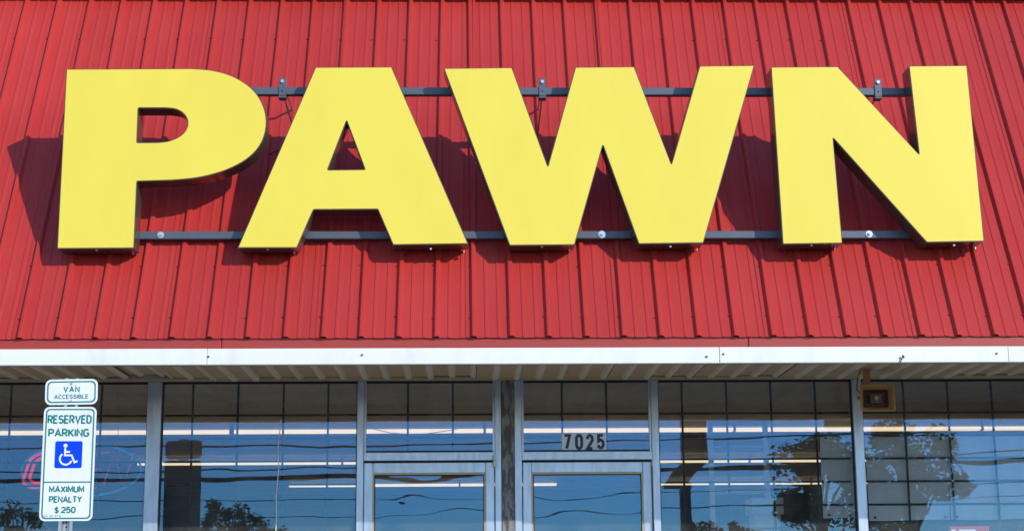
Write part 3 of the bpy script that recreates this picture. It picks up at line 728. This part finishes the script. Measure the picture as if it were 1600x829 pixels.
# white cords inside
tag(MB().tube([(-1.303, GY-.005, 2.47), (-1.312, GY-.006, 2.40), (-1.322, GY-.006, 2.27), (-1.314, GY-.005, 2.12), (-1.327, GY-.006, 1.95), (-1.322, GY-.005, 1.80), (-1.332, GY-.006, 1.5), (-1.335, GY-.006, .62)], .0036, 6).build('hanging_cord', M['cord']), 'thin white cord running down the glass left of the doors', 'cord')
tag(MB().tube([(-.72, GY+.25, 2.44), (-.55, GY+.25, 2.40), (-.35, GY+.25, 2.385), (-.1, GY+.25, 2.42), (.2, GY+.25, 2.49)], .003, 6).build('slack_cable', M['cord']), 'slack pale cable inside above the left door', 'cable')

# display rack and cabinet inside the right window
RK = empty('display_rack', 'tall white wire display rack inside the window right of the doors', 'rack', loc=(0, 13.2, 0))
for x in (1.985, 2.435): MB().bbox(x-.02, x+.02, -.02, .02, 0, 2.60, .004).build('upright', M['rack'], RK)
MB().bbox(1.967, 2.453, -.022, .022, 2.601, 2.64, .004).build('top_rail', M['rack'], RK)
for z in (.3, .7, 1.1, 1.5, 2.06, 2.42):
    MB().bbox(2.006, 2.414, -.01, .30, z, z+.018, .003).build('shelf', M['rack'], RK)
CB = empty('white_cabinet', 'pale narrow cabinet with a wider cap inside the right window', 'cabinet', loc=(2.36, 12.8, 0))
MB().bbox(-.10, .10, 0, .3, 0, 1.86, .01).build('body', M['rack'], CB); MB().bbox(-.125, .125, -.02, .32, 1.861, 1.99, .01).build('cap', M['rack'], CB)

# ---------------------------------------------------------------- across the street (seen mirrored in the glass)
def tree(x, y, h, rx, rz, zc, n, leaf, label, seed, lean=0, ls=.10):
    rnd = random.Random(seed)
    t = empty('street_tree', label, 'tree', 'trees across the street', (x, y, -.16))
    m = MB(); top = Vector((lean, 0, zc+rz*.5))
    m.tube([(0,0,0), (lean*.2,0,zc*.35), (lean*.6,0,zc*.8), tuple(top)], [h*.028, h*.022, h*.016, h*.006], 9)
    cl = []
    for k in range(26):
        a = rnd.uniform(0, 2*PI); e = rnd.uniform(-.7, 1); r_ = rnd.uniform(.45, .95)
        c = Vector((lean + rx*r_*math.cos(a)*math.cos(e), rx*r_*math.sin(a)*math.cos(e), zc + rz*r_*math.sin(e)))
        s0 = Vector((lean*.5, 0, zc*(.5+.3*rnd.random())))
        mid = (s0+c)/2 + Vector((0, 0, .1*h*rnd.random()))
        m.tube([tuple(s0), tuple(mid), tuple(c)], [h*.008, h*.005, h*.0025], 6)
        cl.append((c, rnd.uniform(.18, .42)*min(rx, rz)))
    m.build('trunk', M['bark'], t)
    lm = MB()
    for k in range(int(n*.85)):
        c, r_ = rnd.choice(cl)
        d = Vector((rnd.gauss(0,1), rnd.gauss(0,1), rnd.gauss(0,1))).normalized() * r_ * rnd.random()**.55
        p = c + d; u = Vector((rnd.gauss(0,1), rnd.gauss(0,1), rnd.gauss(0,.6))).normalized(); v = u.cross(Vector((rnd.gauss(0,1), rnd.gauss(0,1), rnd.gauss(0,1)))).normalized()
        s_ = ls*rnd.uniform(.6, 1.3)
        lm.quad(p-u*s_, p-v*s_*.45, p+u*s_, p+v*s_*.45)
    lm.build('crown', leaf, t)
tree(-9.1, -40, 5.6, 1.35, 1.9, 3.5, 3600, M['leaf2'], 'rounded autumn tree mirrored beside the reflected sign back', 1)
tree(-7.6, -41, 4.6, .8, 1.3, 3.2, 1500, M['leaf2'], 'small pointed tree mirrored right of the rounded autumn tree', 2)
tree(-16.9, -40, 5.6, 1.1, 1.8, 3.7, 2600, M['leaf3'], 'dark tree mirrored at the bottom left behind the parking sign', 3)
tree(7.7, -30, 4.0, 1.7, .75, 3.2, 2600, M['leaf3'], 'low spreading tree mirrored in the window right of the doors', 4)
tree(9.7, -22, 6.2, 1.5, 2.0, 4.1, 5200, M['leaf3'], 'leafy tree mirrored beside the narrow white board', 5)
tree(14.4, -30, 7.2, 1.9, 2.3, 4.8, 7000, M['leaf3'], 'large dark tree mirrored over the white boards', 6, ls=.115)

PS = empty('pole_sign', 'dark cabinet sign on a cranked pole mirrored right of the doors', 'sign', loc=(4.66, -12, -.15))
MB().bbox(-.11, .11, -.11, .11, 0, 3.62, .01).build('pole', M['cabinet'], PS)
nk = MB(); nk.v = [(-.43,-.15,3.73),(.05,-.15,3.73),(.05,.15,3.73),(-.43,.15,3.73),(-.04,-.15,4.17),(.48,-.15,4.17),(.48,.15,4.17),(-.04,.15,4.17)]
nk.f = [(0,3,2,1),(4,5,6,7),(0,1,5,4),(1,2,6,5),(2,3,7,6),(3,0,4,7)]; nk.build('neck', M['cabinet'], PS)
MB().bbox(-.45, .12, -.16, .16, 3.621, 3.729, .01).build('collar', M['cabinet'], PS)
MB().bbox(-.05, .49, -.17, .17, 4.171, 5.6, .02).build('cabinet', M['cabinet'], PS)

for i, (x, lb) in enumerate(((-42, 'wooden utility pole far to the left across the street'), (30, 'wooden utility pole far to the right across the street'))):
    t = empty('utility_pole', lb, 'utility pole', 'utility poles across the street', (x, -25, -.16))
    MB().tube([(0,0,0), (0,0,9.0)], [.16,.11], 12).build('shaft', M['pole'], t)
    MB().bbox(-.06, .06, -1.1, 1.1, 8.0, 8.12, .01).build('crossarm', M['pole'], t)
    for yy in (-.95, -.4, .4, .95): MB().tube([(0,yy,8.12),(0,yy,8.28)], [.04,.025], 8).build('insulator', M['galv'], t)
def wire(y, z0, z1, sag, r, label):
    n = 30; pts = []
    for i in range(n+1):
        u = i/n; pts.append((-42+72*u, y, z0+(z1-z0)*u - sag*4*u*(1-u)))
    tag(MB().tube(pts, r, 6).build('overhead_wire', M['wire']), label, 'wire', 'overhead wires across the street')
wire(-25.0, 6.5, 6.6, .95, .026, 'thin top wire mirrored across the windows')
wire(-24.8, 5.15, 5.6, .75, .065, 'thick cable bundle mirrored across the windows')
wire(-25.3, 5.5, 5.9, .8, .022, 'thin wire mirrored just above the thick cable')
wire(-25.1, 4.55, 5.0, .75, .014, 'thin wire mirrored below the thick cable')
wire(-25.4, 4.1, 4.6, .75, .014, 'lowest thin wire mirrored in the door glass')
